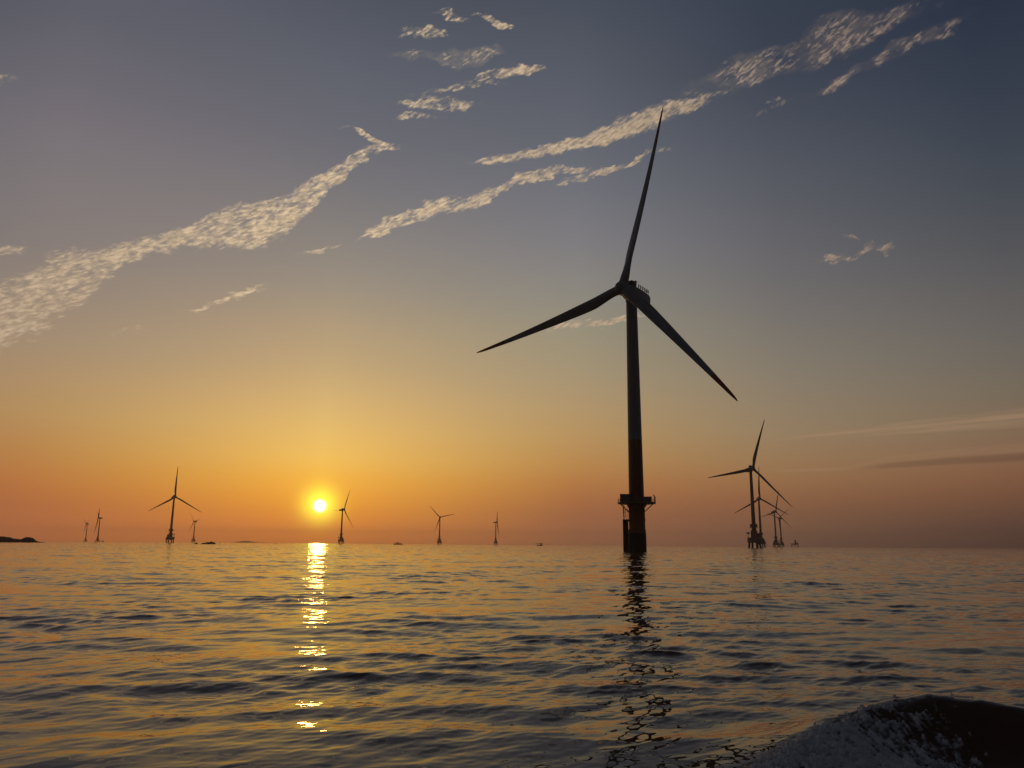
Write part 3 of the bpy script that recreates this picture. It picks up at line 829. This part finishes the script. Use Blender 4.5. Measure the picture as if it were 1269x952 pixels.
# ---- turbine foundation without a tower yet, far right
fp = empty('offshore_platform', (992.0, 2742.0, 0), -math.atan2(992, 2742))
tag(fp, 'squat platform on legs with a short stub column, right of the turbine cluster', 'platform')
MB().box((0, 0, 11.0), (24, 14, 3.4)).build('deck', M['concrete'], fp)
for x in (-10, 0, 10):
    for y in (-5, 5):
        MB().tube((x, y, -5), (x, y, 9.4), 1.2, n=12).build('leg', M['wetpile'], fp)
MB().tube((1.6, 0, 12.7), (1.6, 0, 24.5), 2.7, 2.5, 20).lathe([(3.1, 24.4), (3.1, 25.2)], 20, (1.6, 0)).build('stub_column', M['orange'], fp)
MB().box((7.5, -2, 14.2), (5, 5, 3.0)).build('equipment_cabin', M['cabin'], fp)

# ------------------------------------------------------------------ boats
def hull_mesh(L, Bm, D, mat):
    rings = []
    for s in np.linspace(0, 1, 11):
        w = Bm / 2 * (1 - max(0, (s - 0.55) / 0.45) ** 2) * (0.8 + 0.2 * min(1, s / 0.15))
        w = max(w, 0.05)
        top = D * (0.75 + 0.45 * max(0, s - 0.45) ** 2 / 0.3 + 0.1 * (1 - s))
        y = (s - 0.5) * L
        rings.append([(y, w * q, z) for q, z in ((-1, top), (-0.92, D * 0.15), (-0.5, -D * 0.5), (0.5, -D * 0.5), (0.92, D * 0.15), (1, top))])
    return MB().loft(rings, False)

bt = empty('fishing_boat', (-213.0, 1485.0, 0), R(4))
tag(bt, 'small fishing boat with a wheelhouse and mast, right of the sun on the horizon', 'boat')
hull_mesh(17, 4.4, 1.7, None).build('hull', M['hull'], bt)
MB().box((-0.6, 0, 2.7), (3.8, 2.8, 2.6)).box((-0.6, 0, 4.1), (4.4, 3.2, 0.2)).box((1.32, 0, 3.2), (0.06, 2.3, 0.8)).build('wheelhouse', M['house'], bt)
MB().tube((-0.9, 0, 4.2), (-0.9, 0, 6.3), 0.12, n=8).tube((-0.9, -0.7, 5.5), (-0.9, 0.7, 5.5), 0.06, n=6).tube((-0.9, 0, 6.0), (-6.2, 0, 2.6), 0.05, n=6).build('mast', M['dark'], bt)
MB().box((-5.4, 0, 2.4), (1.4, 1.8, 1.8)).tube((-6.4, 0, 1.4), (-6.4, 0, 4.2), 0.15, n=8).build('winch', M['dark'], bt)
MB().box((4.2, 0, 2.4), (2.2, 2.2, 1.4)).build('hatch', M['dark'], bt)

bg = empty('work_barge', (55.0, 1490.0, 0), R(-2))
tag(bg, 'low work barge with a flat raised roof, left of the nearest turbine on the horizon', 'boat')
hull_mesh(10.5, 4.6, 1.6, None).build('hull', M['hull'], bg)
rf = MB().box((-1.6, 0, 4.6), (13.6, 4.4, 0.5))
for x in (-5.5, -3.0, 0.0, 3.8):
    for y in (-1.8, 1.8):
        rf.tube((x, y, 1.2), (x, y, 4.5), 0.16, n=8)
rf.build('canopy', M['dark'], bg)
MB().box((2.6, 0, 2.8), (3.0, 3.0, 3.0)).build('wheelhouse', M['house'], bg)

sk = empty('skiff', (-425.0, 1420.0, 0), R(10))
tag(sk, 'tiny open boat below and left of the sun, a dark dot on the horizon', 'boat')
hull_mesh(4.6, 1.8, 0.9, None).build('hull', M['hull'], sk)
MB().box((-1.2, 0, 1.1), (0.8, 0.7, 1.0)).build('engine', M['dark'], sk)

s2 = empty('small_boat', (-1093.0, 2105.0, 0), R(20))
tag(s2, 'small dark boat between the two tripod turbines near the headland', 'boat')
hull_mesh(6.5, 2.6, 1.5, None).build('hull', M['hull'], s2)
MB().box((-0.4, 0, 2.6), (2.6, 2.0, 2.6)).box((-0.4, 0, 4.0), (2.9, 2.3, 0.2)).build('wheelhouse', M['house'], s2)

# ------------------------------------------------------------------ headland, islet, far hills
def island(name, pts, width, mat, seed, top_noise=0.6, step=1.5):
    """pts: ridge line (x, y, height); a mound with an uneven rocky skin"""
    r_ = np.random.default_rng(seed)
    P = np.array(pts, float)
    seg = np.hypot(np.diff(P[:, 0]), np.diff(P[:, 1])); L = np.concatenate([[0], np.cumsum(seg)])
    n = max(12, int(L[-1] / step)); m = 17
    s = np.linspace(0, L[-1], n)
    x = np.interp(s, L, P[:, 0]); y = np.interp(s, L, P[:, 1]); h = np.interp(s, L, P[:, 2])
    def rough(k):
        q = r_.normal(size=n)
        ker = np.hanning(k + 2); ker /= ker.sum()
        return np.convolve(np.pad(q, k, mode='edge'), ker, 'same')[k:-k] * math.sqrt(k)
    h = np.maximum(h + top_noise * (0.5 * rough(3) + 0.5 * rough(9)) * np.clip(h / 3, 0, 1), 0.02)
    nx, ny = -np.gradient(y, s), np.gradient(x, s)
    rings = []
    vs = []; fs = []
    for i in range(n):
        for j in range(m):
            q = -1 + 2 * j / (m - 1)
            ww = width * (0.35 + 0.65 * min(1, h[i] / max(P[:, 2]))) + 1
            prof = (1 - abs(q) ** 1.7)
            jit = r_.normal(0, top_noise * 0.45) * (prof > 0) * min(1, h[i] / 3)
            vs.append((x[i] + nx[i] * q * ww, y[i] + ny[i] * q * ww, -1.5 + (h[i] + 1.5) * prof + jit * (0.2 if abs(q) < 0.1 else 1)))
    for i in range(n - 1):
        for j in range(m - 1):
            fs.append((i * m + j, (i + 1) * m + j, (i + 1) * m + j + 1, i * m + j + 1))
    b_ = MB(); b_._add(vs, fs, False)
    return b_.build(name, mat)

def pol(az_deg, d, h):
    return (d * math.sin(R(az_deg)), d * math.cos(R(az_deg)), h)
D1 = 1150
hp = [(-41, 26), (-37.5, 24), (-35.5, 18), (-34.2, 14.5), (-33.1, 14.3), (-32.85, 13.5), (-32.75, 12.2), (-32.45, 11.4), (-32.35, 9.2), (-32.0, 8.6), (-31.9, 9.5), (-31.78, 12.8), (-31.45, 13.0), (-31.3, 10), (-31.15, 4.0), (-31.0, 2.6), (-30.8, 1.6), (-30.6, 0.4)]
o = island('headland', [pol(a, D1, h * 0.5) for a, h in hp], 24, M['rock'], 3, 0.4, 2.0)
tag(o, 'low dark rocky headland running out at the far left', 'headland', kind='structure')
D2 = 900
o = island('rocky_islet', [pol(a, D2, h * 0.62) for a, h in ((-21.6, 0.0), (-21.45, 1.6), (-21.3, 2.4), (-21.1, 3.6), (-20.9, 5.0), (-20.72, 5.2), (-20.62, 4.0), (-20.55, 0.2))], 7, M['rock'], 5, 0.6, 0.8)
tag(o, 'dark humped rocky islet in the water beside the tiny sideways turbine', 'islet', kind='structure')
o = island('rock', [pol(a, D2, h * 0.62) for a, h in ((-21.97, 0.0), (-21.9, 1.3), (-21.8, 2.1), (-21.72, 1.3), (-21.66, 0.0))], 3, M['rock'], 6, 0.4, 0.5)
tag(o, 'small low rock just left of the humped islet', 'rock', kind='structure')
o = island('rock', [pol(a, D2, h * 0.62) for a, h in ((-20.36, 0.0), (-20.33, 1.2), (-20.3, 1.5), (-20.26, 0.0))], 1.5, M['rock'], 7, 0.2, 0.4)
tag(o, 'tiny rock showing just right of the humped islet', 'rock', kind='structure')
D3 = 8600
hp = [(-19.6, 0), (-19.0, 20), (-18.75, 30), (-18.5, 34), (-18.25, 20), (-17.9, 8), (-17.0, 0)]
o = island('distant_hills', [pol(a, D3, h * 0.5) for a, h in hp], 220, M['hill'], 9, 1.0, 30.0)
tag(o, kind='structure')

# ------------------------------------------------------------------ foam on the near face of the bow wave
fr = np.random.default_rng(5)
def foam_patch():
    n_u, n_v = 760, 300
    seg = np.hypot(np.diff(WAKE[:, 0]), np.diff(WAKE[:, 1])); L = np.concatenate([[0], np.cumsum(seg)])
    u0, u1, v0, v1 = 0.35, 3.8, -0.10, 1.9
    u = np.linspace(u0, u1, n_u); v = np.linspace(v0, v1, n_v)
    cx = np.interp(u, L, WAKE[:, 0]); cy = np.interp(u, L, WAKE[:, 1])
    sm = np.hanning(81); sm /= sm.sum()
    cx = np.convolve(np.pad(cx, 40, mode='reflect', reflect_type='odd'), sm, 'valid'); cy = np.convolve(np.pad(cy, 40, mode='reflect', reflect_type='odd'), sm, 'valid')
    tx, ty = np.gradient(cx), np.gradient(cy); tl = np.hypot(tx, ty); tx, ty = tx / tl, ty / tl
    x = cx[:, None] + ty[:, None] * v[None]; y = cy[:, None] - tx[:, None] * v[None]
    X, Y, Z = sea_surface(x, y, np.hypot(x, y))
    def octave(k, stretch=1.0):
        f = fr.normal(size=(n_u, n_v))
        F = np.fft.fft2(f); kx = np.fft.fftfreq(n_u)[:, None] * n_u / (u1 - u0); ky = np.fft.fftfreq(n_v)[None] * n_v / (v1 - v0) * stretch
        F *= np.exp(-((np.hypot(kx, ky) - k) / (0.4 * k)) ** 2)
        q = np.fft.ifft2(F).real
        return q / q.std()
    o3, o7, o15 = octave(3), octave(7, 1.6), octave(15, 1.6)
    strands = octave(6, 0.3)
    lace = 0.5 * o3 + 0.6 * o7 + 0.45 * o15 + 0.5 * strands
    lace /= lace.std()
    lumps = 0.4 * o3 + 0.5 * o7 + 0.6 * o15 + 0.8 * octave(30, 1.3) + 0.7 * octave(55)
    lumps /= lumps.std()
    U = (u[:, None] + 0 * v[None]); V = v[None] + 0 * U
    env = np.clip((U - 0.35) / 0.35, 0, 1) * np.clip((3.1 + 0.35 * V - U) / 1.3, -0.8, 1) * np.clip((V + 0.10) / 0.12, 0, 1)
    cover = env * 2.3 - 1.05 + 0.55 * lace + 0.12 * lumps
    thick = 0.012 + np.clip(cover, -0.6, 1.6) * 0.012 + 0.008 * lumps * np.clip(cover + 0.3, 0, 1)
    return np.stack([X, Y, Z + thick], -1), cover
fp_, cover = foam_patch()
n_u, n_v = cover.shape
keep = cover > -1.6
idx = np.arange(n_u * n_v).reshape(n_u, n_v)
q = np.stack([idx[:-1, :-1], idx[:-1, 1:], idx[1:, 1:], idx[1:, :-1]], -1).reshape(-1, 4)
kf = keep.ravel()[q].all(1)
fmb = MB(); fmb._add(fp_.reshape(-1, 3).tolist(), q[kf].tolist(), True)
mf, t, b = new_mat('sea_foam')
c = t.node('ShaderNodeTexCoord')
t.link(t.mix(t.maprange(t.noise(c.outputs['Object'], 14.0, 5.0, 0.65), 0.35, 0.65), (0.62, 0.62, 0.63, 1), (0.90, 0.90, 0.90, 1)), b.inputs['Base Color'])
b.inputs['Roughness'].default_value = 0.6
fo = fmb.build('wake_foam', mf)
at = fo.data.attributes.new('cover', 'FLOAT', 'POINT')
at.data.foreach_set('value', cover.ravel().astype(np.float32))
an = t.node('ShaderNodeAttribute', attribute_name='cover')
fa = t.math('ADD', an.outputs['Fac'], t.math('MULTIPLY', t.math('SUBTRACT', t.noise(c.outputs['Object'], 26.0, 4.0, 0.65), 0.5), 1.6))
t.link(t.maprange(fa, -0.9, 1.2, 0.0, 0.9, 'SMOOTHSTEP'), b.inputs['Alpha'])
tag(fo, 'churned white foam spilling down the near face of the bow wave', 'foam', kind='stuff')
dp = MB()
for i in range(140):
    k = fr.integers(20, n_u // 2 + 100); j = 12 + int(abs(fr.normal(0, 30)))
    p = fp_[min(k, n_u - 1), min(j, n_v - 1)] + np.array([fr.normal(0, .06), fr.normal(0, .06), abs(fr.normal(0, 0.05)) + 0.02])
    r_ = 0.002 + 0.004 * fr.random()
    vs = [(p[0] + r_ * a, p[1] + r_ * b_, p[2] + r_ * c_) for a, b_, c_ in ((1, 0, 0), (-1, 0, 0), (0, 1, 0), (0, -1, 0), (0, 0, 1), (0, 0, -1))]
    dp._add(vs, [(0, 2, 4), (2, 1, 4), (1, 3, 4), (3, 0, 4), (2, 0, 5), (1, 2, 5), (3, 1, 5), (0, 3, 5)], True)
tag(dp.build('spray_drops', M['foam']), 'fine spray drops flung up over the crest of the bow wave', 'spray', kind='stuff')

# ------------------------------------------------------------------ haze
HAZE = 0.85e-4
hz = MB().box((0, 2500, 87.5), (24000, 19400, 185)).build('haze', None)
hm_ = bpy.data.materials.new('haze_air'); hm_.use_nodes = True
ht = hm_.node_tree; ht.nodes.clear()
pv = ht.nodes.new('ShaderNodeVolumePrincipled')
pv.inputs['Color'].default_value = (0.95, 0.76, 0.60, 1)
pv.inputs['Density'].default_value = HAZE
pv.inputs['Anisotropy'].default_value = 0.7
ho = ht.nodes.new('ShaderNodeOutputMaterial')
ht.links.new(pv.outputs[0], ho.inputs['Volume'])
hz.data.materials.append(hm_)
tag(hz, kind='stuff')
